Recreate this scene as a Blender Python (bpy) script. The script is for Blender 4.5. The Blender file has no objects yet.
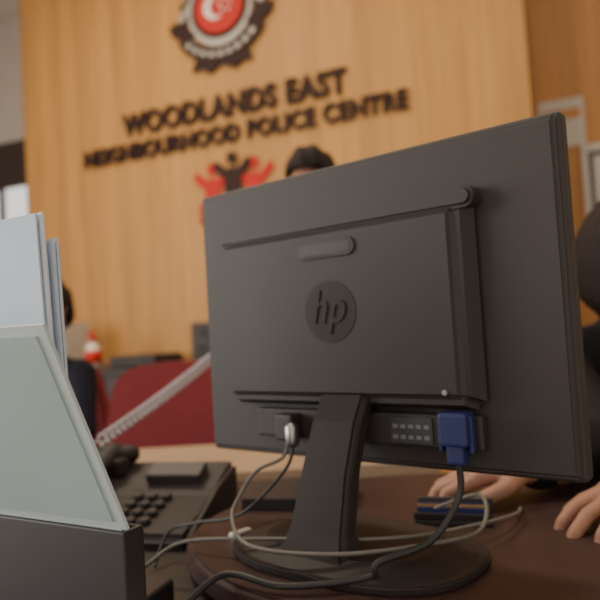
import bpy, bmesh, math, random
from mathutils import Vector, Matrix
random.seed(3)
S = bpy.context.scene
COL = S.collection

# ------------------------------------------------------------ materials
def mat(name, c, rough=0.6, metal=0.0, noise=0.0, nscale=20.0, emit=None, estr=0.0, trans=0.0, bump=0.0, bscale=200.0, coat=0.0, spec=None):
    m = bpy.data.materials.new(name); m.use_nodes = True
    nt = m.node_tree; b = nt.nodes["Principled BSDF"]
    b.inputs["Base Color"].default_value = (*c, 1)
    b.inputs["Roughness"].default_value = rough
    b.inputs["Metallic"].default_value = metal
    b.inputs["Coat Weight"].default_value = coat
    if spec is not None: b.inputs["Specular IOR Level"].default_value = spec
    b.inputs["Transmission Weight"].default_value = trans
    if emit:
        b.inputs["Emission Color"].default_value = (*emit, 1)
        b.inputs["Emission Strength"].default_value = estr
    tc = nt.nodes.new("ShaderNodeTexCoord")
    if noise > 0:
        n = nt.nodes.new("ShaderNodeTexNoise"); n.inputs["Scale"].default_value = nscale
        n.inputs["Detail"].default_value = 5
        nt.links.new(tc.outputs["Object"], n.inputs["Vector"])
        r = nt.nodes.new("ShaderNodeMix"); r.data_type = 'RGBA'
        r.inputs[6].default_value = (*[x*(1-noise) for x in c], 1)
        r.inputs[7].default_value = (*[min(1, x*(1+noise)) for x in c], 1)
        nt.links.new(n.outputs["Fac"], r.inputs[0])
        nt.links.new(r.outputs[2], b.inputs["Base Color"])
    if bump > 0:
        n2 = nt.nodes.new("ShaderNodeTexNoise"); n2.inputs["Scale"].default_value = bscale
        nt.links.new(tc.outputs["Object"], n2.inputs["Vector"])
        bp = nt.nodes.new("ShaderNodeBump"); bp.inputs["Strength"].default_value = bump
        bp.inputs["Distance"].default_value = 0.002
        nt.links.new(n2.outputs["Fac"], bp.inputs["Height"])
        nt.links.new(bp.outputs["Normal"], b.inputs["Normal"])
    return m

def wood(name, c1, c2, rough=0.5, groove=0.6):
    m = bpy.data.materials.new(name); m.use_nodes = True
    nt = m.node_tree; b = nt.nodes["Principled BSDF"]; b.inputs["Roughness"].default_value = rough
    b.inputs["Specular IOR Level"].default_value = 0.3
    tc = nt.nodes.new("ShaderNodeTexCoord")
    mp = nt.nodes.new("ShaderNodeMapping"); mp.inputs["Scale"].default_value = (28, 28, 0.7)
    nt.links.new(tc.outputs["Object"], mp.inputs["Vector"])
    n = nt.nodes.new("ShaderNodeTexNoise"); n.inputs["Scale"].default_value = 1.6; n.inputs["Detail"].default_value = 7; n.inputs["Roughness"].default_value = 0.62
    nt.links.new(mp.outputs["Vector"], n.inputs["Vector"])
    cr = nt.nodes.new("ShaderNodeValToRGB")
    cr.color_ramp.elements[0].position = 0.32; cr.color_ramp.elements[0].color = (*c2, 1)
    cr.color_ramp.elements[1].position = 0.68; cr.color_ramp.elements[1].color = (*c1, 1)
    nt.links.new(n.outputs["Fac"], cr.inputs["Fac"])
    sx = nt.nodes.new("ShaderNodeSeparateXYZ"); nt.links.new(tc.outputs["Object"], sx.inputs[0])
    mu = nt.nodes.new("ShaderNodeMath"); mu.operation = 'MULTIPLY'; mu.inputs[1].default_value = 9.0
    nt.links.new(sx.outputs["X"], mu.inputs[0])
    fl = nt.nodes.new("ShaderNodeMath"); fl.operation = 'FLOOR'; nt.links.new(mu.outputs[0], fl.inputs[0])
    wn = nt.nodes.new("ShaderNodeTexWhiteNoise"); wn.noise_dimensions = '1D'; nt.links.new(fl.outputs[0], wn.inputs["W"])
    mr = nt.nodes.new("ShaderNodeMapRange"); mr.inputs["To Min"].default_value = 0.88; mr.inputs["To Max"].default_value = 1.07
    nt.links.new(wn.outputs["Value"], mr.inputs["Value"])
    vm = nt.nodes.new("ShaderNodeVectorMath"); vm.operation = 'SCALE'
    nt.links.new(cr.outputs["Color"], vm.inputs[0]); nt.links.new(mr.outputs["Result"], vm.inputs["Scale"])
    nt.links.new(vm.outputs["Vector"], b.inputs["Base Color"])
    return m

M = {}
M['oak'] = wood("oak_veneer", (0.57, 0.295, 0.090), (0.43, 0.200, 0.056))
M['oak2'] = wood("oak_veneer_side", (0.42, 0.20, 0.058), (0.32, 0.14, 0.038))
M['plastic'] = mat("black_plastic", (0.036, 0.028, 0.027), 0.6, bump=0.15, bscale=900)  # plastics' base colours are raised to imitate haze over the blacks
M['plastic_gloss'] = mat("black_satin", (0.027, 0.020, 0.020), 0.55, spec=0.3)
M['plastic2'] = mat("grey_plastic", (0.042, 0.034, 0.034), 0.55)
M['label'] = mat("grey_label", (0.05, 0.05, 0.055), 0.5)
M['labelmark'] = mat("label_mark", (0.18, 0.18, 0.20), 0.5)
M['screen'] = mat("screen_glow", (0.02, 0.02, 0.03), 0.2, emit=(0.6, 0.75, 1.0), estr=0.5)
M['blue'] = mat("blue_connector", (0.018, 0.026, 0.12), 0.5)
M['metal'] = mat("brushed_metal", (0.45, 0.45, 0.45), 0.35, 1.0)
M['white_pl'] = mat("white_plastic", (0.55, 0.54, 0.50), 0.4)
M['desk'] = mat("dark_brown_laminate", (0.042, 0.019, 0.017), 0.5, noise=0.3, nscale=30, spec=0.35)  # base colour lifted too, painting in haze instead of a volume
M['counter'] = mat("counter_dark", (0.030, 0.022, 0.021), 0.5, noise=0.2)
M['beige'] = mat("beige_laminate", (0.40, 0.27, 0.17), 0.5, noise=0.1)
M['dark'] = mat("sign_dark", (0.032, 0.013, 0.011), 0.65, spec=0.25)
M['red'] = mat("sign_red", (0.50, 0.022, 0.016), 0.55, spec=0.2)
M['white'] = mat("sign_white", (0.75, 0.70, 0.62), 0.5)
M['notice'] = mat("notice_paper", (0.42, 0.38, 0.34), 0.7)
M['silver'] = mat("silver_leaf", (0.42, 0.38, 0.33), 0.5, 0.1)
M['maroon'] = mat("maroon_fabric", (0.20, 0.017, 0.022), 0.85, noise=0.2, nscale=60, bump=0.4, bscale=500)
M['paper'] = mat("blue_white_paper", (0.52, 0.61, 0.74), 0.7, noise=0.05)
M['paper2'] = mat("white_paper", (0.64, 0.68, 0.74), 0.7)
M['paper3'] = mat("blue_divider", (0.44, 0.53, 0.70), 0.6)
M['folder'] = mat("cyan_folder", (0.36, 0.46, 0.46), 0.5, noise=0.12, nscale=6)
M['folderedge'] = mat("folder_border", (0.50, 0.57, 0.60), 0.5)
M['rack'] = mat("rack_black", (0.022, 0.018, 0.019), 0.5)
M['skin'] = mat("skin", (0.38, 0.19, 0.12), 0.55, noise=0.08, nscale=25)
M['hair'] = mat("black_hair", (0.018, 0.011, 0.009), 0.65, bump=0.9, bscale=260, spec=0.2)
M['eye'] = mat("eye_white", (0.7, 0.68, 0.65), 0.2)
M['iris'] = mat("iris", (0.02, 0.01, 0.008), 0.2)
M['lip'] = mat("lips", (0.36, 0.12, 0.09), 0.5)
M['navy'] = mat("navy_uniform", (0.013, 0.013, 0.024), 0.85, noise=0.2, nscale=40, spec=0.2)
M['blackcloth'] = mat("black_cloth", (0.014, 0.012, 0.014), 0.85, noise=0.2, nscale=40, spec=0.2)
M['shoe'] = mat("shoe_black", (0.01, 0.01, 0.01), 0.35)
M['floor'] = mat("floor_vinyl", (0.25, 0.20, 0.16), 0.4, noise=0.1, nscale=8)
M['ceil'] = mat("ceiling_white", (0.70, 0.65, 0.58), 0.9, noise=0.03)
M['wallg'] = mat("wall_paint_grey", (0.52, 0.47, 0.42), 0.85, noise=0.05)
M['wallc'] = mat("wall_paint_cream", (0.55, 0.46, 0.36), 0.85, noise=0.05)
M['frame'] = mat("dark_frame", (0.04, 0.03, 0.028), 0.4)
M['day'] = mat("daylight_glass", (0.8, 0.9, 1), 0.3, emit=(0.95, 0.94, 0.9), estr=4.0)
M['glow'] = mat("frosted_window", (0.8, 0.8, 0.8), 0.5, emit=(0.95, 0.94, 0.95), estr=0.8)
M['tube'] = mat("light_panel", (1, 1, 1), 0.5, emit=(1.0, 0.90, 0.75), estr=5.0)
M['cable'] = mat("cable_black", (0.024, 0.021, 0.021), 0.5)
M['cableg'] = mat("cable_grey", (0.15, 0.135, 0.12), 0.5)
M['coil'] = mat("cord_grey", (0.42, 0.39, 0.40), 0.45)
M['gold'] = mat("gold_metal", (0.60, 0.38, 0.12), 0.4, 0.7)
M['bottle'] = mat("bottle_clear", (0.74, 0.60, 0.52), 0.25)
M['cork'] = mat("pinboard_felt", (0.10, 0.09, 0.09), 0.9, noise=0.15)
M['green'] = mat("green_led", (0.05, 0.5, 0.15), 0.3, emit=(0.1, 1.0, 0.3), estr=3.0)

# ------------------------------------------------------------ helpers
def empty(name, loc=(0, 0, 0), rz=0.0):
    e = bpy.data.objects.new(name, None); COL.objects.link(e)
    e.location = loc; e.rotation_euler = (0, 0, rz); e.empty_display_size = 0.05
    return e

def finish(bm, name, m, parent=None, smooth=False, loc=(0, 0, 0), rot=(0, 0, 0)):
    bmesh.ops.recalc_face_normals(bm, faces=bm.faces)
    me = bpy.data.meshes.new(name); bm.to_mesh(me); bm.free()
    if smooth:
        for p in me.polygons: p.use_smooth = True
    if m: me.materials.append(m)
    o = bpy.data.objects.new(name, me); COL.objects.link(o)
    o.location = loc; o.rotation_euler = rot
    if parent: o.parent = parent
    return o

def box(name, x0, x1, y0, y1, z0, z1, m, parent=None, bevel=0.0, seg=3, rot=(0, 0, 0), origin=None):
    bm = bmesh.new(); bmesh.ops.create_cube(bm, size=1)
    c = Vector(((x0+x1)/2, (y0+y1)/2, (z0+z1)/2))
    for v in bm.verts:
        v.co = Vector((v.co.x*(x1-x0), v.co.y*(y1-y0), v.co.z*(z1-z0)))
    if bevel > 0:
        bmesh.ops.bevel(bm, geom=bm.edges[:], offset=bevel, segments=seg, affect='EDGES', profile=0.5)
    return finish(bm, name, m, parent, smooth=False, loc=c, rot=rot)

def poly(name, pts, y0, y1, m, parent=None, bevel=0.0):
    bm = bmesh.new()
    f = bm.faces.new([bm.verts.new((p[0], y0, p[1])) for p in pts])
    r = bmesh.ops.extrude_face_region(bm, geom=[f])
    for v in [g for g in r['geom'] if isinstance(g, bmesh.types.BMVert)]: v.co.y = y1
    if bevel > 0:
        bmesh.ops.bevel(bm, geom=bm.edges[:], offset=bevel, segments=2, affect='EDGES')
    return finish(bm, name, m, parent)

def slab(name, pts, z0, z1, m, parent=None, bevel=0.0, top_scale=1.0, smooth=False):
    bm = bmesh.new()
    f = bm.faces.new([bm.verts.new((p[0], p[1], z0)) for p in pts])
    cx = sum(p[0] for p in pts)/len(pts); cy = sum(p[1] for p in pts)/len(pts)
    r = bmesh.ops.extrude_face_region(bm, geom=[f])
    for v in [g for g in r['geom'] if isinstance(g, bmesh.types.BMVert)]:
        v.co.z = z1; v.co.x = cx+(v.co.x-cx)*top_scale; v.co.y = cy+(v.co.y-cy)*top_scale
    if bevel > 0:
        ed = [e for e in bm.edges if abs(e.verts[0].co.z-e.verts[1].co.z) < 1e-6]
        bmesh.ops.bevel(bm, geom=ed, offset=bevel, segments=3, affect='EDGES')
    return finish(bm, name, m, parent, smooth)

def disc(cx, cz, rx, rz=None, n=40, a0=0, a1=2*math.pi):
    rz = rz or rx
    return [(cx+rx*math.cos(a0+(a1-a0)*i/n), cz+rz*math.sin(a0+(a1-a0)*i/n)) for i in range(n)]

def catmull(pts, n=10, closed=False):
    out = []; P = [Vector(p) for p in pts]; N = len(P)
    rng = range(N) if closed else range(N-1)
    for i in rng:
        if closed: a, b, c, d = P[i-1], P[i], P[(i+1) % N], P[(i+2) % N]
        else: a, b, c, d = P[max(i-1, 0)], P[i], P[i+1], P[min(i+2, N-1)]
        for k in range(n):
            t = k/n
            out.append(0.5*((2*b)+(c-a)*t+(2*a-5*b+4*c-d)*t*t+(3*b-a-3*c+d)*t**3))
    if not closed: out.append(P[-1])
    return out

def cable(name, pts, r, m, parent=None, n=10):
    cu = bpy.data.curves.new(name, 'CURVE'); cu.dimensions = '3D'; cu.bevel_depth = r; cu.bevel_resolution = 3; cu.use_fill_caps = True
    q = catmull(pts, n) if n > 1 else [Vector(p) for p in pts]
    sp = cu.splines.new('POLY'); sp.points.add(len(q)-1)
    for i, p in enumerate(q): sp.points[i].co = (*p, 1)
    cu.materials.append(m)
    o = bpy.data.objects.new(name, cu); COL.objects.link(o)
    dg = bpy.context.evaluated_depsgraph_get()
    me = bpy.data.meshes.new_from_object(o.evaluated_get(dg)); 
    for p in me.polygons: p.use_smooth = True
    bpy.data.objects.remove(o)
    o = bpy.data.objects.new(name, me); COL.objects.link(o)
    if parent: o.parent = parent
    return o

def lathe(name, prof, m, parent=None, loc=(0, 0, 0), n=28):
    bm = bmesh.new(); rings = []
    for r, z in prof:
        rings.append([bm.verts.new((r*math.cos(2*math.pi*i/n), r*math.sin(2*math.pi*i/n), z)) for i in range(n)])
    for a, b in zip(rings[:-1], rings[1:]):
        for i in range(n): bm.faces.new([a[i], a[(i+1) % n], b[(i+1) % n], b[i]])
    bm.faces.new(rings[0][::-1]); bm.faces.new(rings[-1])
    return finish(bm, name, m, parent, True, loc)

def text(name, s, width, height, m, parent, loc, extrude=0.012, bold=0.02, yrot=0):
    cu = bpy.data.curves.new(name, 'FONT'); cu.body = s; cu.align_x = 'CENTER'; cu.align_y = 'CENTER'
    cu.size = 1; cu.extrude = 0.5; cu.offset = bold; cu.space_character = 1.08
    o = bpy.data.objects.new(name, cu); COL.objects.link(o)
    dg = bpy.context.evaluated_depsgraph_get()
    me = bpy.data.meshes.new_from_object(o.evaluated_get(dg))
    bpy.data.objects.remove(o)
    xs = [v.co.x for v in me.vertices]; ys = [v.co.y for v in me.vertices]
    w = max(xs)-min(xs); h = max(ys)-min(ys); cx = (max(xs)+min(xs))/2; cy = (max(ys)+min(ys))/2
    for v in me.vertices:
        x = (v.co.x-cx)/w*width; z = (v.co.y-cy)/h*height; y = -v.co.z*2*extrude
        v.co = (x, y, z)
    me.materials.clear(); me.materials.append(m)
    o = bpy.data.objects.new(name, me); COL.objects.link(o); o.parent = parent; o.location = loc
    return o

def hull_into(main, balls):
    t = bmesh.new()
    for p, r in balls:
        bmesh.ops.create_icosphere(t, subdivisions=2, radius=r, matrix=Matrix.Translation(Vector(p)))
    pts = [v.co.copy() for v in t.verts]; t.free()
    t = bmesh.new()
    for p in pts: t.verts.new(p)
    r = bmesh.ops.convex_hull(t, input=t.verts[:])
    dead = [g for g in set(r['geom_interior']+r['geom_unused']) if isinstance(g, bmesh.types.BMVert) and g.is_valid]
    bmesh.ops.delete(t, geom=dead, context='VERTS')
    me = bpy.data.meshes.new("t"); t.to_mesh(me); t.free(); main.from_mesh(me); bpy.data.meshes.remove(me)

def organic(name, parts, voxel, parent=None, smooth_it=6):
    bm = bmesh.new()
    for balls, mm in parts: hull_into(bm, balls)
    me = bpy.data.meshes.new(name); bm.to_mesh(me); bm.free()
    o = bpy.data.objects.new(name, me); COL.objects.link(o)
    md = o.modifiers.new("r", 'REMESH'); md.mode = 'VOXEL'; md.voxel_size = voxel
    sm = o.modifiers.new("s", 'SMOOTH'); sm.iterations = smooth_it; sm.factor = 0.5
    dg = bpy.context.evaluated_depsgraph_get()
    me2 = bpy.data.meshes.new_from_object(o.evaluated_get(dg)); bpy.data.objects.remove(o)
    mats = []
    for b, mm in parts:
        if mm not in mats: mats.append(mm)
    me2.materials.clear()
    for mm in mats: me2.materials.append(mm)
    if len(mats) > 1:
        segs = []
        for balls, mm in parts:
            for i in range(len(balls)):
                j = min(i+1, len(balls)-1)
                segs.append((Vector(balls[i][0]), Vector(balls[j][0]), balls[i][1], balls[j][1], mats.index(mm)))
        for p in me2.polygons:
            c = p.center; best = 1e9; bi = 0
            for a, b, ra, rb, mi in segs:
                ab = b-a; L = ab.length_squared
                t = 0 if L < 1e-12 else max(0, min(1, (c-a).dot(ab)/L))
                d = (c-(a+ab*t)).length-(ra+(rb-ra)*t)
                if d < best: best = d; bi = mi
            p.material_index = bi
    for p in me2.polygons: p.use_smooth = True
    me2.name = name
    o = bpy.data.objects.new(name, me2); COL.objects.link(o)
    if parent: o.parent = parent
    return o

def hand(name, wrist, d, up, thumb_side, parent, curl=1.0):
    d = Vector(d).normalized(); up = Vector(up); up = (up-d*up.dot(d)).normalized(); side = d.cross(up)*thumb_side
    W = Vector(wrist); sk = M['skin']; parts = []
    K = [W+d*0.088+side*0.030, W+d*0.092+side*0.010, W+d*0.088-side*0.011, W+d*0.080-side*0.031]
    parts.append(([(W-d*0.03, 0.024), (W+d*0.0, 0.021)], sk))
    parts.append(([(W+side*0.010, 0.018), (W-side*0.012, 0.017), (K[0]-d*0.01, 0.0125), (K[3]-d*0.01, 0.0115)], sk))
    for k, sc, sp in zip(K, (0.93, 1.05, 0.98, 0.78), (0.10, 0.02, -0.06, -0.16)):
        p = k-d*0.012; ang = math.radians(12*curl); r = 0.0098 if sc > 0.8 else 0.0086
        pts = [(p, r+0.001)]
        for L, bend in ((0.055, 24), (0.027, 34), (0.021, 24)):
            dirv = (d*math.cos(ang)-up*math.sin(ang)+side*sp).normalized()
            p = p+dirv*L*sc; r -= 0.0009; pts.append((p, r)); ang += math.radians(bend*curl)
        for a, b in zip(pts[:-1], pts[1:]): parts.append(([a, b], sk))
    p = W+d*0.025+side*0.020; q = p+(d*0.62+side*0.72-up*0.25).normalized()*0.042
    q2 = q+(d*0.88+side*0.35-up*0.25).normalized()*0.032; q3 = q2+(d*0.95+side*0.1-up*0.3).normalized()*0.024
    parts += [([(p, 0.015), (q, 0.0115)], sk), ([(q, 0.0115), (q2, 0.0102)], sk), ([(q2, 0.0102), (q3, 0.0085)], sk)]
    return organic(name, parts, 0.0026, parent, 3)

def head(parent, c, yaw, pitch=0.0, style='short', scale=1.0):
    g = empty("head_group", c, yaw); g.rotation_euler = (pitch, 0, yaw); g.parent = parent; g.scale = (scale,)*3
    def shape(n):
        x, y, z = n
        w = 0.076*(1-0.30*max(0, -z)**1.4*(1 if y < 0 else 0.6))
        px = x*w; py = y*0.094; pz = z*0.118
        if y < 0: py *= 1-0.10*(1-abs(z)); 
        if z < -0.3 and y > 0: py *= 1-0.35*(-z-0.3)
        G = lambda ax, az, sx, sz: math.exp(-((px-ax)/sx)**2-((pz-az)/sz)**2)
        if y < 0:
            py -= 0.020*G(0, -0.028, 0.011, 0.014)+0.010*G(0, -0.008, 0.008, 0.022)
            py -= 0.006*G(0, 0.022, 0.045, 0.010)
            py += 0.009*(G(0.030, 0.0, 0.015, 0.012)+G(-0.030, 0.0, 0.015, 0.012))
            py -= 0.006*G(0, -0.060, 0.020, 0.008)
            py -= 0.010*G(0, -0.098, 0.022, 0.016)
        return Vector((px, py, pz))
    bm = bmesh.new(); bmesh.ops.create_icosphere(bm, subdivisions=5, radius=1)
    for v in bm.verts: v.co = shape(v.co.normalized())
    finish(bm, "face", M['skin'], g, True)
    for sx in (-1, 1):
        bm = bmesh.new(); bmesh.ops.create_uvsphere(bm, u_segments=16, v_segments=12, radius=0.0125)
        finish(bm, "eyeball", M['eye'], g, True, (sx*0.030, -0.071, 0.0))
        bm = bmesh.new(); bmesh.ops.create_uvsphere(bm, u_segments=12, v_segments=8, radius=0.006)
        finish(bm, "iris", M['iris'], g, True, (sx*0.030, -0.0785, 0.0))
        pts = [(sx*(0.014+0.034*i/6), -0.0885+0.004*(i/6)**2*4, 0.019+0.005*math.sin(i/6*3.0)) for i in range(7)]
        cable("eyebrow", pts, 0.0032, M['hair'], g, 3)
        organic("ear", [([(Vector((sx*0.072, 0.012, 0.015)), 0.010), (Vector((sx*0.083, 0.020, 0.020)), 0.006), (Vector((sx*0.075, 0.010, -0.025)), 0.006), (Vector((sx*0.082, 0.024, 0.005)), 0.006)], M['skin'])], 0.003, g, 2)
    cable("mouth", [(-0.024, -0.080, -0.061), (-0.010, -0.0885, -0.058), (0, -0.089, -0.0595), (0.010, -0.0885, -0.058), (0.024, -0.080, -0.061)], 0.0038, M['lip'], g, 4)
    bm = bmesh.new(); bmesh.ops.create_icosphere(bm, subdivisions=5, radius=1); kill = []
    for v in bm.verts:
        n = v.co.normalized()
        f0 = 0.56 if style == 'quiff' else 0.50
        line = f0 if n.y < -0.5 else (f0-(n.y+0.5)*(2.4 if style == 'bob' else 1.0))
        line = max(line, -0.85 if style == 'bob' else -0.55)
        if n.z < line+0.03*math.sin(n.x*20): kill.append(v); continue
        p = shape(n); k = min(1, (n.z-line)*3)
        if style == 'quiff':
            up = max(0, n.z-0.30)*(1.0-0.55*n.y)
            p = p+n*(0.006+0.015*k)+Vector((0.014*up*max(0, n.x+0.5), -0.014*up, 0.034*up))
            p += n*0.004*math.sin(n.x*11+n.y*9)*max(0, n.z)
        elif style == 'bob':
            p = p+n*(0.006+0.022*k)+n*0.002*math.sin(math.atan2(n.y, n.x)*26)
        else:
            p = p+n*(0.004+0.015*k)+n*0.003*math.sin(n.x*19+n.y*23)
        v.co = p
    bmesh.ops.delete(bm, geom=kill, context='VERTS')
    h = finish(bm, "hair", M['hair'], g, True)
    sd = h.modifiers.new("s", 'SOLIDIFY'); sd.thickness = 0.010; sd.offset = -1
    return g

def person(name, j, top, legs, headc, yaw, pitch=0, style='short', short_sleeves=False, hs=1.0):
    E = empty(name)
    V = lambda k: Vector(j[k])
    P = []; sk = M['skin']
    across = (V('shL')-V('shR')); across.normalize()
    pel = V('pelvis'); chest = V('chest'); neck = V('neck')
    up = (neck-chest).normalized()
    P.append(([(pel+across*0.08, 0.105), (pel-across*0.08, 0.105), (pel.lerp(chest, 0.45)+across*0.055, 0.098), (pel.lerp(chest, 0.45)-across*0.055, 0.098)], top))
    P.append(([(pel.lerp(chest, 0.45)+across*0.055, 0.098), (pel.lerp(chest, 0.45)-across*0.055, 0.098), (chest+across*0.085, 0.095), (chest-across*0.085, 0.095)], top))
    P.append(([(chest+across*0.085, 0.098), (chest-across*0.085, 0.098), (V('shL')-across*0.02, 0.052), (V('shR')+across*0.02, 0.052), (neck-up*0.03, 0.055)], top))
    P.append(([(neck-up*0.02, 0.056), (neck+up*0.015, 0.055)], top))
    P.append(([(neck, 0.050), (Vector(headc)+Vector((0, 0, -0.05)), 0.047)], sk))
    for s in 'LR':
        sh, el, wr = V('sh'+s), V('el'+s), V('wr'+s)
        P.append(([(sh, 0.057), (sh.lerp(el, 0.6), 0.049)], top))
        if short_sleeves:
            P.append(([(sh.lerp(el, 0.6), 0.042), (el, 0.038)], sk)); fm = sk; rr = 0.0
        else:
            P.append(([(sh.lerp(el, 0.6), 0.048), (el, 0.043)], top)); fm = top; rr = 0.005
        P.append(([(el, 0.038+rr), (el.lerp(wr, 0.35), 0.038+rr), ], fm))
        P.append(([(el.lerp(wr, 0.35), 0.037+rr), (wr, 0.024+rr*1.6)], fm))
        hp, kn, an = V('hip'+s), V('kn'+s), V('an'+s)
        P.append(([(hp, 0.088), (kn, 0.058)], legs)); P.append(([(kn, 0.058), (kn.lerp(an, 0.35), 0.055)], legs))
        P.append(([(kn.lerp(an, 0.35), 0.055), (an, 0.042)], legs))
    organic("body", P, 0.009, E, 5)
    for s in 'LR':
        hand("hand_"+s, V('wr'+s), j['hd'+s], j.get('hu'+s, (0, 0, 1)), j['ht'+s], E, j.get('cu'+s, j.get('curl', 1.0)))
        an = V('an'+s); f = Vector(j['foot']).normalized()
        a0 = Vector((an.x, an.y, 0))
        organic("shoe_"+s, [([(a0-f*0.04+Vector((0, 0, 0.04)), 0.038), (a0+f*0.06+Vector((0, 0, 0.037)), 0.036), (a0+f*0.16+Vector((0, 0, 0.03)), 0.029), (an+Vector((0, 0, 0.0)), 0.042)], M['shoe'])], 0.006, E, 3)
    head(E, headc, yaw, pitch, style, hs)
    return E

# ------------------------------------------------------------ room
WR = math.atan2(-0.386, 0.9226)
def wf(s, y, z=0.0):
    return (0.9226*s+0.386*y, 4-0.386*s+0.9226*y, z)
def wbox(name, s0, s1, y0, y1, z0, z1, m, bevel=0.0):
    E = wf(0, 0, 0)
    bm = bmesh.new(); bmesh.ops.create_cube(bm, size=1)
    for v in bm.verts:
        v.co = Vector((v.co.x*(s1-s0)+(s0+s1)/2, v.co.y*(y1-y0)+(y0+y1)/2, v.co.z*(z1-z0)+(z0+z1)/2))
    if bevel: bmesh.ops.bevel(bm, geom=bm.edges[:], offset=bevel, segments=2, affect='EDGES')
    return finish(bm, name, m, None, False, E, (0, 0, WR))

box("floor", -4.2, 3.3, -1.6, 6.8, -0.05, 0.0, M['floor'])
box("ceiling", -4.2, 3.3, -1.6, 6.8, 3.9, 3.95, M['ceil'])
wbox("wall_front", -2.15, 1.40, 0.0, 0.12, 0, 3.9, M['oak'])
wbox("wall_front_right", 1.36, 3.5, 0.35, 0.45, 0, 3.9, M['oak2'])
wbox("wall_front_left", -4.9, -2.10, 0.62, 0.72, 0, 3.9, M['wallg'])
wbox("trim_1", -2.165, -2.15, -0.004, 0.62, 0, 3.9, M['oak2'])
wbox("trim_2", 1.40, 1.412, -0.004, 0.35, 0, 3.9, M['oak'])
wbox("baseboard_front", -2.14, 1.39, -0.015, 0.0, 0, 0.1, M['frame'])
wbox("trim_3", -4.6, -2.2, 0.56, 0.62, 2.38, 2.78, M['frame'])
wbox("window_1", -4.5, -2.3, 0.59, 0.62, 1.0, 2.38, M['glow'])
for i, s in enumerate((-4.5, -3.77, -3.04, -2.33)): wbox("trim_%d" % (4+i), s-0.03, s+0.03, 0.57, 0.62, 1.0, 2.38, M['frame'])
box("wall_left", -4.2, -4.1, -1.6, 6.8, 0, 3.9, M['wallc'])
box("wall_right", 3.2, 3.3, -1.6, 6.8, 0, 3.9, M['wallc'])
w2 = empty("window_2", (-4.1, 0.9, 1.7))
box("pane", 0.0, 0.02, -1.3, 1.3, -0.9, 0.9, M['day'], w2)
for k in (-1.3, 0, 1.3): box("mullion", 0.0, 0.05, k-0.03, k+0.03, -0.95, 0.95, M['frame'], w2)
for k in (-0.92, 0.92): box("rail", 0.0, 0.05, -1.33, 1.33, k-0.03, k+0.03, M['frame'], w2)
for i, (x, y) in enumerate(((-1.4, 2.6), (0.9, 1.4), (-0.8, 0.0))):
    cl = empty("ceiling_light", (x, y, 3.9))
    box("diffuser", -0.55, 0.55, -0.28, 0.28, -0.03, -0.005, M['tube'], cl)
    box("tray", -0.6, 0.6, -0.33, 0.33, -0.02, -0.001, M['white_pl'], cl)

# ------------------------------------------------------------ wall lettering + emblem
L = empty("wall_lettering", wf(-0.42, 0, 0), WR)
text("line_top", "WOODLANDS EAST", 1.64, 0.158, M['dark'], L, (-0.01, -0.016, 2.47), 0.014, 0.030)
text("line_bottom", "NEIGHBOURHOOD POLICE CENTRE", 2.35, 0.122, M['dark'], L, (0.0, -0.016, 2.285), 0.014, 0.026)

Em = empty("police_emblem", wf(-0.44, 0, 3.065), WR); Em.scale = (1.13, 1, 1.10)
poly("backing", disc(0, 0.05, 0.21, 0.23), -0.02, -0.001, M['silver'], Em)
poly("ring_dark", disc(0, 0.05, 0.185), -0.026, -0.018, M['dark'], Em)
poly("disc_red", disc(0, 0.05, 0.155), -0.032, -0.024, M['red'], Em)
cres = [(0.075*math.cos(a)-0.02, 0.075*math.sin(a)+0.05) for a in [math.radians(60+240*i/24) for i in range(25)]]
cres += [(0.062*math.cos(a)+0.008, 0.062*math.sin(a)+0.05) for a in [math.radians(295-230*i/24) for i in range(25)]]
poly("crescent", cres, -0.038, -0.031, M['white'], Em)
for i in range(5):
    a = math.radians(90+72*i); cx, cz = 0.045+0.035*math.cos(a), 0.05+0.035*math.sin(a)
    st = [(cx+(0.014 if k % 2 == 0 else 0.006)*math.cos(math.radians(90+36*k)), cz+(0.014 if k % 2 == 0 else 0.006)*math.sin(math.radians(90+36*k))) for k in range(10)]
    poly("star", st, -0.038, -0.031, M['white'], Em)
for s in (-1, 1):
    for i in range(9):
        a = math.radians(-78+i*17); r = 0.245
        cx, cz = s*r*math.cos(a), 0.03+r*1.02*math.sin(a)
        for off, sc in ((-0.5, 1), (0.5, 1)):
            th = a+math.pi/2+off; th = th if s > 0 else math.pi-th
            lf = []
            for k in range(14):
                t = 2*math.pi*k/14; u = 0.052*math.cos(t); w = 0.017*math.sin(t)*(1-0.3*math.cos(t))
                lf.append((cx+u*math.cos(th)-w*math.sin(th), cz+u*math.sin(th)+w*math.cos(th)))
            poly("laurel_leaf", lf, -0.014-0.003*(off > 0), -0.002, M['dark'] if (i+int(off > 0)) % 3 else M['silver'], Em)
def ribbon(a0, a1, r0, r1, y0, y1, m, nm):
    pts = [(r0*math.cos(math.radians(a0+(a1-a0)*i/16)), 0.06+r0*math.sin(math.radians(a0+(a1-a0)*i/16))) for i in range(17)]
    pts += [(r1*math.cos(math.radians(a1+(a0-a1)*i/16)), 0.06+r1*math.sin(math.radians(a1+(a0-a1)*i/16))) for i in range(17)]
    poly(nm, pts, y0, y1, m, Em)
ribbon(212, 328, 0.250, 0.335, -0.035, -0.022, M['dark'], "scroll")
for k in range(9):
    ribbon(221+k*11.3, 228+k*11.3, 0.278, 0.308, -0.037, -0.034, M['silver'], "scroll_letter")
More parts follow.
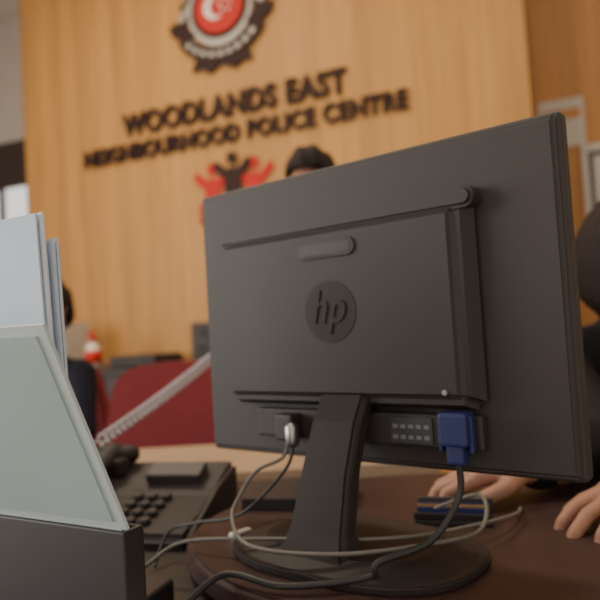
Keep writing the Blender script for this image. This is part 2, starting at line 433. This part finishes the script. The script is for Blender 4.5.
for s in (-1, 1):
    poly("scroll_end", [(s*0.20, -0.13), (s*0.32, -0.06), (s*0.345, 0.0), (s*0.29, 0.01), (s*0.325, 0.05), (s*0.26, 0.0), (s*0.17, -0.07)], -0.03, -0.016, M['dark'], Em)
    poly("scroll_tail", [(s*0.0, -0.24), (s*0.16, -0.22), (s*0.20, -0.30), (s*0.13, -0.30), (s*0.08, -0.335), (s*0.0, -0.29)], -0.03, -0.012, M['dark'], Em)

Lg = empty("community_logo", wf(-0.41, 0, 1.80), WR)
def fig(cx, m, y, tall, nm):
    h = tall
    poly(nm+"_head", disc(cx, h, 0.036, 0.040, 24), y-0.012, y, m, Lg)
    poly(nm+"_body", [(cx-0.058, 0.03), (cx-0.060, h-0.13), (cx-0.110, h-0.085), (cx-0.140, h-0.045), (cx-0.128, h-0.012), (cx-0.105, h-0.015), (cx-0.045, h-0.070), (cx, h-0.060), (cx+0.045, h-0.070), (cx+0.105, h-0.015), (cx+0.128, h-0.012), (cx+0.140, h-0.045), (cx+0.110, h-0.085), (cx+0.060, h-0.13), (cx+0.058, 0.03), (cx+0.028, 0.03), (cx, h-0.20), (cx-0.028, 0.03)], y-0.012, y, m, Lg)
fig(-0.155, M['red'], -0.003, 0.27, "figure_left")
fig(0.150, M['red'], -0.003, 0.27, "figure_right")
fig(0.0, M['dark'], -0.016, 0.320, "figure_centre")
poly("base_band", [(-0.27, -0.01), (0.27, -0.01), (0.25, 0.05), (-0.25, 0.05)], -0.014, -0.002, M['red'], Lg)
text("band_text", "NEIGHBOURHOOD", 0.52, 0.06, M['red'], Lg, (0, -0.01, -0.055), 0.006, 0.02)

# ------------------------------------------------------------ items by the wall
cb = empty("low_cabinet", wf(0, 0, 0), WR)
box("carcass", -2.0, -0.25, -0.48, -0.03, 0.0, 0.79, M['counter'], cb, 0.004)
box("top", -2.02, -0.23, -0.50, -0.02, 0.79, 0.82, M['plastic2'], cb, 0.004)
for i in range(4):
    x = -1.98+i*0.43
    box("door", x+0.01, x+0.42, -0.495, -0.48, 0.06, 0.77, M['plastic2'], cb, 0.003)
    box("handle", x+0.18, x+0.26, -0.51, -0.495, 0.70, 0.715, M['metal'], cb, 0.003)
bt = empty("sanitiser_bottle", wf(-1.27, -0.40, 0.82), WR)
lathe("bottle_body", [(0.040, 0), (0.050, 0.01), (0.050, 0.12), (0.038, 0.15), (0.016, 0.165), (0.016, 0.175)], M['bottle'], bt)
lathe("bottle_label", [(0.051, 0.035), (0.051, 0.115)], M['red'], bt)
lathe("cap", [(0.024, 0.175), (0.024, 0.20), (0.012, 0.205), (0.012, 0.225)], M['red'], bt)
box("spout", -0.045, 0.01, -0.010, 0.010, 0.220, 0.235, M['red'], bt, 0.003)
pr = empty("white_document_tray", wf(-1.66, -0.28, 0.82), WR)
for k in range(4):
    box("tray_floor", -0.16, 0.16, -0.12, 0.12, 0.005+k*0.08, 0.012+k*0.08, M['white_pl'], pr, 0.002)
    box("tray_paper", -0.14, 0.13, -0.10, 0.10, 0.012+k*0.08, 0.035+k*0.08, M['paper2'], pr)
for sx in (-0.16, 0.153): box("tray_side", sx, sx+0.008, -0.12, 0.12, 0.0, 0.30, M['white_pl'], pr)
sp = empty("desk_speaker", wf(-0.50, -0.26, 0.82), WR)
box("cabinet", -0.085, 0.085, -0.08, 0.08, 0.0, 0.25, M['plastic'], sp, 0.012)
for z, r in ((0.08, 0.06), (0.19, 0.032)):
    poly("driver_ring", disc(0, z, r), -0.088, -0.079, M['plastic2'], sp)
    poly("driver_cone", disc(0, z, r*0.78), -0.091, -0.087, M['plastic_gloss'], sp)
pt = empty("black_printer", wf(-0.96, -0.27, 0.82), WR)
box("printer_body", -0.17, 0.17, -0.16, 0.16, 0.0, 0.06, M['plastic'], pt, 0.012)
box("paper_slot", -0.13, 0.13, -0.165, -0.155, 0.025, 0.040, M['rack'], pt, 0.002)
box("output_tray", -0.12, 0.12, -0.21, -0.15, 0.012, 0.020, M['plastic2'], pt, 0.002)
box("scanner_lid", -0.165, 0.165, -0.15, 0.155, 0.06, 0.072, M['plastic2'], pt, 0.006)

nb = empty("notice_board", wf(2.12, 0.35, 0), WR)
box("board", -0.45, 0.75, -0.03, -0.002, 1.1, 1.92, M['cork'], nb)
for a in ((-0.47, 0.77, 1.90, 1.94), (-0.47, 0.77, 1.08, 1.12)): box("frame_h", a[0], a[1], -0.04, -0.001, a[2], a[3], M['notice'], nb)
for a in (-0.47, 0.74): box("frame_v", a, a+0.03, -0.04, -0.001, 1.08, 1.94, M['notice'], nb)
for i, (x, z) in enumerate(((-0.41, 1.57), (-0.15, 1.55), (0.14, 1.57), (-0.38, 1.2), (-0.1, 1.2), (0.2, 1.2), (0.45, 1.5))):
    box("notice", x, x+0.21, -0.034, -0.03, z, z+0.297, M['notice'], nb)
ps = empty("wall_poster", wf(1.54, 0.35, 2.09), WR)
box("poster_sheet", -0.10, 0.14, -0.008, -0.001, -0.14, 0.14, M['notice'], ps)
box("poster_header", -0.08, 0.12, -0.010, -0.007, 0.02, 0.08, M['oak2'], ps)

# ------------------------------------------------------------ furniture
def office_chair(loc, rz):
    E = empty("office_chair", loc, rz)
    def padz(nm, pts, y0, y1):
        poly(nm, [tuple(p) for p in catmull([(a, b) for a, b in pts], 6, True)], y0, y1, M['maroon'], E, 0.012)
    padz("backrest", [(-0.15, 0.90), (0, 0.925), (0.15, 0.90), (0.195, 0.80), (0.225, 0.62), (0.20, 0.50), (0, 0.48), (-0.20, 0.50), (-0.225, 0.62), (-0.195, 0.80)], -0.26, -0.19)
    slab("seat", [tuple(p) for p in catmull([(-0.2, -0.15), (0, -0.17), (0.2, -0.15), (0.23, 0.05), (0.20, 0.24), (0, 0.27), (-0.20, 0.24), (-0.23, 0.05)], 6, True)], 0.40, 0.47, M['maroon'], E, 0.02)
    box("back_bar", -0.03, 0.03, -0.285, -0.262, 0.36, 0.60, M['plastic'], E, 0.005)
    box("under_bar", -0.03, 0.03, -0.285, 0.05, 0.35, 0.375, M['plastic'], E, 0.005)
    lathe("gas_lift", [(0.03, 0.09), (0.03, 0.25), (0.018, 0.25), (0.018, 0.40)], M['plastic'], E)
    for k in range(5):
        a = math.radians(72*k+18)
        cable("leg", [(0, 0, 0.10), (0.15*math.cos(a), 0.15*math.sin(a), 0.085), (0.27*math.cos(a), 0.27*math.sin(a), 0.065)], 0.018, M['plastic'], E, 4)
        bm = bmesh.new(); bmesh.ops.create_cone(bm, cap_ends=True, segments=20, radius1=0.028, radius2=0.028, depth=0.04, matrix=Matrix.Rotation(math.pi/2, 4, 'X'))
        finish(bm, "castor", M['plastic2'], E, False, (0.27*math.cos(a), 0.27*math.sin(a), 0.028), (0, 0, a))
    return E
office_chair((-0.345, 2.12, 0), math.radians(-8))
office_chair((-1.03, 2.40, 0), math.radians(170))
office_chair((0.64, 1.52, 0), math.radians(172))

bd = empty("beige_desk", (0, 0, 0))
box("top", -0.50, 0.26, 1.32, 1.66, 0.69, 0.72, M['beige'], bd, 0.004)
box("panel", -0.48, 0.24, 1.36, 1.38, 0.02, 0.69, M['beige'], bd)
box("leg_1", -0.49, -0.45, 1.34, 1.64, 0.0, 0.69, M['beige'], bd); box("leg_2", 0.21, 0.25, 1.34, 1.64, 0.0, 0.69, M['beige'], bd)

lc = empty("service_counter", (0, 0, 0))
box("top", -1.25, 0.0, 0.34, 1.22, 0.695, 0.725, M['counter'], lc, 0.005)
box("body", -1.20, -0.22, 0.46, 1.18, 0.0, 0.695, M['counter'], lc)
box("kick", -1.22, -0.20, 0.44, 0.46, 0.0, 0.60, M['beige'], lc)

dk = empty("curved_desk", (0, 0, 0))
outline = catmull([(-0.15, .78), (-.105, .66), (-.02, .575), (.12, .50), (.35, .45), (.62, .50), (.78, .68), (.75, .88), (.55, .99), (.3, 1.03), (.1, 1.02), (-.04, .975), (-.125, .89)], 8, True)
slab("top", [tuple(p) for p in outline], 0.731, 0.76, M['desk'], dk, 0.006)
lathe("pedestal", [(0.22, 0.0), (0.22, 0.02), (0.05, 0.05), (0.045, 0.70), (0.14, 0.731)], M['plastic'], dk, (0.33, 0.76, 0))

# ------------------------------------------------------------ monitor (back view)
MO = Vector((0.057, 0.7275, 0.76))
mo = empty("computer_monitor", MO, math.radians(-38.4))
box("bezel", -0.2375, 0.2375, 0.004, 0.026, 0.086, 0.425, M['plastic'], mo, 0.005)
box("screen", -0.222, 0.222, 0.0262, 0.0275, 0.108, 0.410, M['screen'], mo)
def frustum(nm, a, b, m, bev=0.004):
    (x0, x1, z0, z1, ya), (X0, X1, Z0, Z1, yb) = a, b
    bm = bmesh.new()
    A = [bm.verts.new(p) for p in ((x0, ya, z0), (x1, ya, z0), (x1, ya, z1), (x0, ya, z1))]
    B = [bm.verts.new(p) for p in ((X0, yb, Z0), (X1, yb, Z0), (X1, yb, Z1), (X0, yb, Z1))]
    bm.faces.new(A); bm.faces.new(B[::-1])
    for i in range(4): bm.faces.new([A[i], A[(i+1) % 4], B[(i+1) % 4], B[i]])
    bmesh.ops.bevel(bm, geom=bm.edges[:], offset=bev, segments=3, affect='EDGES')
    return finish(bm, nm, m, mo)
frustum("back_cover", (-0.236, 0.236, 0.088, 0.423, 0.010), (-0.232, 0.232, 0.091, 0.419, -0.001), M['plastic'], 0.003)
frustum("housing", (-0.180, 0.158, 0.148, 0.362, 0.000), (-0.168, 0.142, 0.160, 0.350, -0.030), M['plastic'], 0.008)
rid = [(0.150+0.011*math.cos(a), 0.357+0.011*math.sin(a)) for a in [math.radians(-90+180*i/10) for i in range(11)]]+[(-0.172+0.011*math.cos(a), 0.357+0.011*math.sin(a)) for a in [math.radians(90+180*i/10) for i in range(11)]]
poly("ridge", rid, -0.026, -0.001, M['plastic'], mo, 0.004)
SX = -0.010; YB = -0.030
slot = [(SX+0.030+0.010*math.cos(a), 0.325+0.010*math.sin(a)) for a in [math.radians(-90+180*i/8) for i in range(9)]]+[(SX-0.030+0.010*math.cos(a), 0.325+0.010*math.sin(a)) for a in [math.radians(90+180*i/8) for i in range(9)]]
poly("slot_rim", slot, YB-0.0025, YB+0.001, M['plastic'], mo, 0.001)
slot2 = [(SX+(x-SX)*0.88, 0.325+(z-0.325)*0.62) for x, z in slot]
poly("slot_hole", slot2, YB-0.0030, YB-0.001, M['rack'], mo)
poly("badge", disc(-0.008, 0.256, 0.034, 0.034), YB-0.0006, YB+0.001, M['plastic_gloss'], mo)
tx = text("badge_letters", "hp", 0.042, 0.048, M['plastic_gloss'], mo, (-0.008, YB-0.0014, 0.256), 0.0008, 0.01)
for v in tx.data.vertices: v.co.x += v.co.z*0.25
poly("screw", disc(0.122, 0.170, 0.0028, n=16), YB-0.002, YB, M['metal'], mo)
box("port_bar", -0.14, 0.15, -0.014, -0.001, 0.112, 0.146, M['plastic'], mo, 0.003)
box("port_label", 0.050, 0.098, -0.0155, -0.0135, 0.116, 0.142, M['label'], mo)
for i in range(10): box("label_line", 0.053+(i % 5)*0.009, 0.059+(i % 5)*0.009, -0.0163, -0.0150, 0.120 + (i // 5)*0.011, 0.124+(i // 5)*0.011, M['labelmark'], mo)
box("video_plug", 0.112, 0.142, -0.034, -0.010, 0.118, 0.151, M['blue'], mo, 0.004)
box("video_plug_hood", 0.118, 0.136, -0.031, -0.013, 0.100, 0.122, M['blue'], mo, 0.004)
for x in (0.109, 0.141): box("thumb_screw", x, x+0.004, -0.026, -0.018, 0.112, 0.147, M['blue'], mo, 0.001)
box("power_plug", -0.095, -0.070, -0.034, -0.012, 0.112, 0.142, M['plastic2'], mo, 0.003)
lathe("audio_plug", [(0.006, 0), (0.008, 0.004), (0.008, 0.022), (0.003, 0.028)], M['metal'], mo, (-0.072, -0.03, 0.106))
def neckpart():
    bm = bmesh.new(); secs = [(0.166, -0.018, 0.031, 0.012), (0.140, -0.034, 0.031, 0.014), (0.090, -0.058, 0.032, 0.013), (0.035, -0.078, 0.036, 0.013), (0.012, -0.084, 0.044, 0.022)]
    rings = []
    for z, y, hx, hy in secs:
        rings.append([bm.verts.new((hx*sx, y+hy*sy, z)) for sx, sy in ((-1, -1), (1, -1), (1, 1), (-1, 1))])
    for a, b in zip(rings[:-1], rings[1:]):
        for i in range(4): bm.faces.new([a[i], a[(i+1) % 4], b[(i+1) % 4], b[i]])
    bm.faces.new(rings[0]); bm.faces.new(rings[-1][::-1])
    ed = [e for e in bm.edges if abs(e.verts[0].co.z-e.verts[1].co.z) > 0.01]
    bmesh.ops.bevel(bm, geom=ed, offset=0.006, segments=3, affect='EDGES')
    return finish(bm, "stand_neck", M['plastic_gloss'], mo)
neckpart()
def sup(a, b, cx, cy, e=2.6, n=60):
    o = []
    for i in range(n):
        t = 2*math.pi*i/n; c, s = math.cos(t), math.sin(t)
        o.append((cx+a*math.copysign(abs(c)**(2/e), c), cy+b*math.copysign(abs(s)**(2/e), s)))
    return o
slab("stand_base", sup(0.140, 0.095, 0.005, -0.03), 0.0, 0.008, M['plastic_gloss'], mo, 0.002)
slab("stand_base_upper", sup(0.130, 0.087, 0.005, -0.032), 0.008, 0.018, M['plastic_gloss'], mo, 0.0, 0.75)

# ------------------------------------------------------------ cables
a_ = Vector((0.784, -0.621, 0)); n_ = Vector((0.621, 0.784, 0))
def ml(x, y, z): return MO+a_*x+n_*y+Vector((0, 0, z))
INV = (Matrix.Translation(MO) @ Matrix.Rotation(math.radians(-38.4), 4, 'Z')).inverted()
def mcable(nm, pts, r, m):
    o = cable(nm, pts, r, m); o.parent = mo; o.matrix_parent_inverse = INV
z0 = 0.7645
mcable("video_cable", [ml(0.127, -0.022, 0.104), ml(0.126, -0.024, 0.07), ml(0.110, -0.055, 0.035), ml(0.08, -0.10, 0.024), (0.045, 0.60, z0+0.006), (-0.03, 0.600, z0+0.003), (-0.09, 0.635, 0.768), (-0.14, 0.625, 0.735), (-0.165, 0.64, 0.735)], 0.0034, M['cable'])
mcable("power_cable", [ml(-0.084, -0.023, 0.113), ml(-0.088, -0.03, 0.092), ml(-0.115, -0.045, 0.078), ml(-0.128, -0.06, 0.055), ml(-0.115, -0.09, 0.035), ml(-0.06, -0.120, 0.022), ml(0.03, -0.105, 0.024), ml(0.10, -0.05, 0.028), ml(0.13, 0.01, 0.03), ml(0.11, 0.06, 0.05), ml(0.04, 0.09, 0.02)], 0.0022, M['cableg'])
mcable("audio_cable", [ml(-0.072, -0.03, 0.106), ml(-0.078, -0.04, 0.08), ml(-0.13, -0.06, 0.03), (-0.14, 0.80, 0.772), (-0.18, 0.82, 0.757), (-0.19, 0.78, 0.729)], 0.002, M['cable'])
cable("network_cable", [(-0.225, 0.735, 0.730), (-0.19, 0.74, 0.745), (-0.145, 0.735, 0.770), (-0.05, 0.69, 0.782), (0.05, 0.655, 0.787), (0.115, 0.665, 0.785), (0.19, 0.71, 0.780), (0.235, 0.76, 0.772), (0.255, 0.81, z0-0.001)], 0.0022, M['cableg'])
cn = empty("cable_connector", (-0.085, 0.765, 0.765), math.radians(40))
box("shell", -0.014, 0.014, -0.005, 0.005, -0.005, 0.005, M['white_pl'], cn, 0.002)
box("sleeve", 0.013, 0.026, -0.003, 0.003, -0.004, 0.003, M['cableg'], cn, 0.001)
hb = empty("network_hub", (-0.200, 0.675, 0.725), math.radians(-20))
box("hub_body", -0.04, 0.045, -0.03, 0.03, 0.0, 0.024, M['rack'], hb, 0.004)
box("led", 0.036, 0.043, -0.0312, -0.029, 0.013, 0.019, M['green'], hb)
for i in range(3): box("port", -0.03+i*0.018, -0.018+i*0.018, -0.0312, -0.029, 0.008, 0.016, M['plastic2'], hb)
nbk = empty("black_notebook", (-0.012, 0.915, 0.76), math.radians(-12))
box("cover_bottom", -0.075, 0.075, -0.045, 0.045, 0.0, 0.003, M['rack'], nbk, 0.001)
box("pages", -0.072, 0.072, -0.042, 0.042, 0.003, 0.013, M['white_pl'], nbk)
box("cover_top", -0.075, 0.075, -0.045, 0.045, 0.013, 0.016, M['rack'], nbk, 0.001)
box("spine", -0.075, 0.075, -0.047, -0.043, 0.0, 0.016, M['rack'], nbk, 0.001)

# ------------------------------------------------------------ telephone
ph = empty("desk_telephone", (-0.26, 0.965, 0.725), math.radians(-14))
bm = bmesh.new()
prof = [(-0.10, 0.0), (-0.10, 0.018), (0.02, 0.044), (0.09, 0.075), (0.105, 0.07), (0.105, 0.0)]
A = [bm.verts.new((-0.115, y, z)) for y, z in prof]; B = [bm.verts.new((0.125, y, z)) for y, z in prof]
bm.faces.new(A); bm.faces.new(B[::-1])
for i in range(len(prof)): bm.faces.new([A[i], A[(i+1) % len(prof)], B[(i+1) % len(prof)], B[i]])
bmesh.ops.bevel(bm, geom=bm.edges[:], offset=0.008, segments=3, affect='EDGES')
finish(bm, "phone_body", M['plastic_gloss'], ph)
for r in range(4):
    for c in range(3):
        box("key", 0.0+c*0.022, 0.015+c*0.022, -0.075+r*0.022, -0.061+r*0.022, 0.0265+r*0.0049, 0.0325+r*0.0049, M['plastic'], ph, 0.002)
box("display", 0.0, 0.09, 0.035, 0.07, 0.056, 0.074, M['plastic2'], ph, 0.003, rot=(math.radians(24), 0, 0))
for yy in (-0.06, 0.065): box("cradle", -0.105, -0.045, yy-0.02, yy+0.02, 0.022+(yy+0.06)*0.3, 0.052+(yy+0.06)*0.28, M['plastic_gloss'], ph, 0.006)
organic("cradle_cap", [([(Vector((-0.075, 0.075, 0.092)), 0.018), (Vector((-0.075, -0.01, 0.062)), 0.014)], M['plastic_gloss']), ([(Vector((-0.10, 0.085, 0.088)), 0.016), (Vector((-0.05, 0.085, 0.088)), 0.016)], M['plastic_gloss'])], 0.004, ph, 3)
hs = empty("telephone_handset", (0, 0, 0))
A0 = Vector((-0.345, 1.085, 0.832)); B0 = Vector((0.00, 1.76, 1.165))
pts = []; T = 54; axis = (B0-A0); u1 = axis.cross(Vector((0, 0, 1))).normalized(); u2 = axis.cross(u1).normalized()
for i in range(T*14+1):
    t = i/(T*14); c = A0.lerp(B0, t)-Vector((0, 0, 0.03*math.sin(math.pi*t))); a = 2*math.pi*T*t
    pts.append(c+u1*0.009*math.cos(a)+u2*0.009*math.sin(a))
cable("coiled_cord", pts, 0.0025, M['coil'], hs, 1)
cable("cord_tail", [(-0.36, 1.035, 0.83), (-0.362, 1.06, 0.835), tuple(pts[0])], 0.0022, M['coil'], hs, 6)
organic("handset_grip", [([(Vector((0.0, 1.78, 1.17)), 0.024), (Vector((0.01, 1.76, 1.18)), 0.016)], M['plastic']), ([(Vector((0.01, 1.76, 1.18)), 0.015), (Vector((0.01, 1.76, 1.33)), 0.015)], M['plastic']), ([(Vector((0.01, 1.76, 1.33)), 0.016), (Vector((0.0, 1.785, 1.345)), 0.024)], M['plastic'])], 0.004, hs, 3)

# ------------------------------------------------------------ document rack, left foreground
ra = math.atan2(-0.49, 0.871)
rk = empty("document_rack", (-0.144, 0.50, 0.725), ra)
RD = 0.022
box("front_wall", -0.34, 0.0, 0.0, 0.004, 0.0, 0.128, M['rack'], rk, 0.0015)
box("back_wall", -0.34, 0.0, RD-0.004, RD, 0.0, 0.128, M['rack'], rk, 0.0015)
box("base", -0.34, 0.0, 0.004, RD-0.004, 0.0, 0.006, M['rack'], rk)
for sx in (-0.34, -0.004): box("side_wall", sx, sx+0.004, 0.002, RD-0.002, 0.0, 0.128, M['rack'], rk)
box("foot", -0.34, 0.004, -0.012, RD+0.006, 0.0, 0.010, M['rack'], rk, 0.003)
fa = math.radians(21)
def leaf(nm, x0, x1, z0_, z1_, yoff, th, lean, m, zb=0.01, yb=0.03, tilt=0.0):
    bm = bmesh.new(); bmesh.ops.create_cube(bm, size=1)
    for v in bm.verts:
        v.co = Vector((v.co.x*(x1-x0)+(x0+x1)/2, v.co.y*th+yoff, v.co.z*(z1_-z0_)+(z0_+z1_)/2))
        v.co.x += -tilt*(v.co.z-0.13)
    bmesh.ops.rotate(bm, verts=bm.verts, cent=(0, 0, 0), matrix=Matrix.Rotation(lean, 3, 'X'))
    bmesh.ops.translate(bm, verts=bm.verts, vec=(0, yb, zb))
    return finish(bm, nm, m, rk)
leaf("folder_cover", -0.32, -0.002, 0.133, 0.305, 0, 0.003, fa, M['folderedge'], 0.004, 0.055, 0.06)
leaf("folder_sheet", -0.32, -0.012, 0.141, 0.297, -0.002, 0.002, fa, M['folder'], 0.004, 0.055, 0.06)
leaf("folder_tail", -0.32, -0.008, 0.01, 0.133, 0, 0.002, 0, M['folderedge'], 0.0, 0.0065)
for i in range(6):
    leaf("sheet_stack", -0.32, -0.078+i*0.0015+0.004*math.sin(i*2.3), 0.01, 0.386-0.006*i+0.007*math.sin(i*1.7), 0, 0.0018, math.radians(0.4-0.25*i), [M['paper'], M['paper2'], M['paper3']][i % 3], 0.0, 0.0085+i*0.0020, 0.05)
slab("paper_sheet", [(-0.12, 0.47), (-0.02, 0.44), (0.0, 0.545), (-0.10, 0.60)], 0.7255, 0.727, M['paper2'])

# ------------------------------------------------------------ card holder
cbx = empty("card_holder", (0.168, 0.785, 0.76), math.radians(-18))
box("holder_base", -0.045, 0.045, -0.020, 0.020, 0, 0.006, M['plastic'], cbx, 0.002)
box("holder_back", -0.045, 0.045, 0.014, 0.020, 0.006, 0.024, M['plastic'], cbx, 0.002)
box("holder_front", -0.045, 0.045, -0.020, -0.016, 0.006, 0.014, M['plastic_gloss'], cbx, 0.001)
for i in range(5): box("card", -0.041, 0.041, -0.013+i*0.005, -0.011+i*0.005, 0.006, 0.019+0.002*(i % 2), (M['blue'], M['gold'], M['plastic2'])[i % 3], cbx)

# ------------------------------------------------------------ people
person("standing_officer", dict(
    pelvis=(0.085, 2.13, 0.83), chest=(0.085, 2.09, 1.06), neck=(0.072, 2.08, 1.265),
    shL=(0.255, 2.08, 1.195), shR=(-0.095, 2.10, 1.195),
    elL=(0.31, 2.07, 0.94), wrL=(0.29, 1.94, 0.74), hdL=(-0.05, -0.25, -1), huL=(1, 0, 0), htL=1,
    elR=(-0.12, 1.97, 1.00), wrR=(-0.04, 1.83, 1.18), hdR=(0.35, -0.55, 0.75), huR=(-0.6, -0.8, 0), htR=1,
    hipL=(0.165, 2.13, 0.79), hipR=(0.005, 2.13, 0.79), knL=(0.18, 2.12, 0.44), knR=(-0.005, 2.11, 0.44),
    anL=(0.19, 2.14, 0.08), anR=(-0.01, 2.14, 0.08), foot=(0, -1, 0), curl=1.6),
    M['navy'], M['navy'], (0.060, 2.05, 1.400), math.radians(-35), 0.0, 'quiff', True, 1.06)

person("seated_officer", dict(
    pelvis=(0.66, 1.45, 0.57), chest=(0.62, 1.31, 0.80), neck=(0.60, 1.20, 0.955),
    shL=(0.775, 1.25, 0.905), shR=(0.455, 1.20, 0.915),
    elL=(0.72, 0.95, 0.815), wrL=(0.425, 0.775, 0.793), hdL=(-0.88, -0.48, -0.03), huL=(0, 0, 1), htL=1,
    elR=(0.44, 0.97, 0.81), wrR=(0.30, 0.87, 0.797), hdR=(-1.0, 0.10, -0.03), huR=(0, 0, 1), htR=-1,
    hipL=(0.74, 1.42, 0.565), hipR=(0.57, 1.42, 0.565), knL=(0.78, 1.04, 0.55), knR=(0.52, 1.05, 0.55),
    anL=(0.78, 1.06, 0.08), anR=(0.52, 1.08, 0.08), foot=(0, -1, 0), curl=0.9, cuR=1.7),
    M['blackcloth'], M['navy'], (0.60, 1.11, 1.075), math.radians(40), 0.40, 'bob', False, 1.05)

person("seated_officer", dict(
    pelvis=(-1.01, 2.36, 0.57), chest=(-0.97, 2.31, 0.77), neck=(-0.94, 2.29, 0.965),
    shL=(-0.785, 2.29, 0.885), shR=(-1.115, 2.29, 0.895),
    elL=(-0.74, 2.17, 0.70), wrL=(-0.83, 1.96, 0.63), hdL=(-0.3, -1, -0.1), huL=(0, 0, 1), htL=1,
    elR=(-1.16, 2.17, 0.71), wrR=(-1.09, 1.96, 0.63), hdR=(0.2, -1, -0.1), huR=(0, 0, 1), htR=-1,
    hipL=(-0.93, 2.34, 0.565), hipR=(-1.09, 2.34, 0.565), knL=(-0.89, 1.92, 0.54), knR=(-1.10, 1.92, 0.54),
    anL=(-0.89, 1.92, 0.08), anR=(-1.10, 1.92, 0.08), foot=(0, -1, 0), curl=0.8),
    M['navy'], M['navy'], (-0.895, 2.265, 1.11), math.radians(-30), 0.1, 'short')

# ------------------------------------------------------------ light
w = bpy.data.worlds.new("world"); S.world = w; w.use_nodes = True
w.node_tree.nodes["Background"].inputs[0].default_value = (1.0, 0.90, 0.76, 1); w.node_tree.nodes["Background"].inputs[1].default_value = 0.95
def area(nm, loc, rot, sx, sy, p, c):
    l = bpy.data.lights.new(nm, 'AREA'); l.shape = 'RECTANGLE'; l.size = sx; l.size_y = sy; l.energy = p; l.color = c
    o = bpy.data.objects.new(nm, l); COL.objects.link(o); o.location = loc; o.rotation_euler = rot
area("ceiling_lamp_a", (-1.4, 2.6, 3.84), (0, 0, 0), 1.1, 0.5, 52, (1, 0.82, 0.58))
area("ceiling_lamp_b", (0.9, 1.4, 3.84), (0, 0, 0), 1.1, 0.5, 26, (1, 0.82, 0.58))
area("window_daylight", (-4.0, 0.9, 1.7), (0, math.radians(-90), 0), 1.8, 2.5, 95, (1.0, 0.95, 0.88))

# ------------------------------------------------------------ camera
cd = bpy.data.cameras.new("camera"); cam = bpy.data.objects.new("camera", cd); COL.objects.link(cam)
cd.sensor_width = 36; cd.lens = 39; cd.clip_start = 0.02
cam.matrix_world = Matrix.Translation((0, 0, 1.0)) @ Matrix.Rotation(math.radians(92.47), 4, 'X') @ Matrix.Rotation(math.radians(-3.4), 4, 'Z')
cd.dof.use_dof = True; cd.dof.focus_distance = 0.52; cd.dof.aperture_fstop = 5.0
S.camera = cam
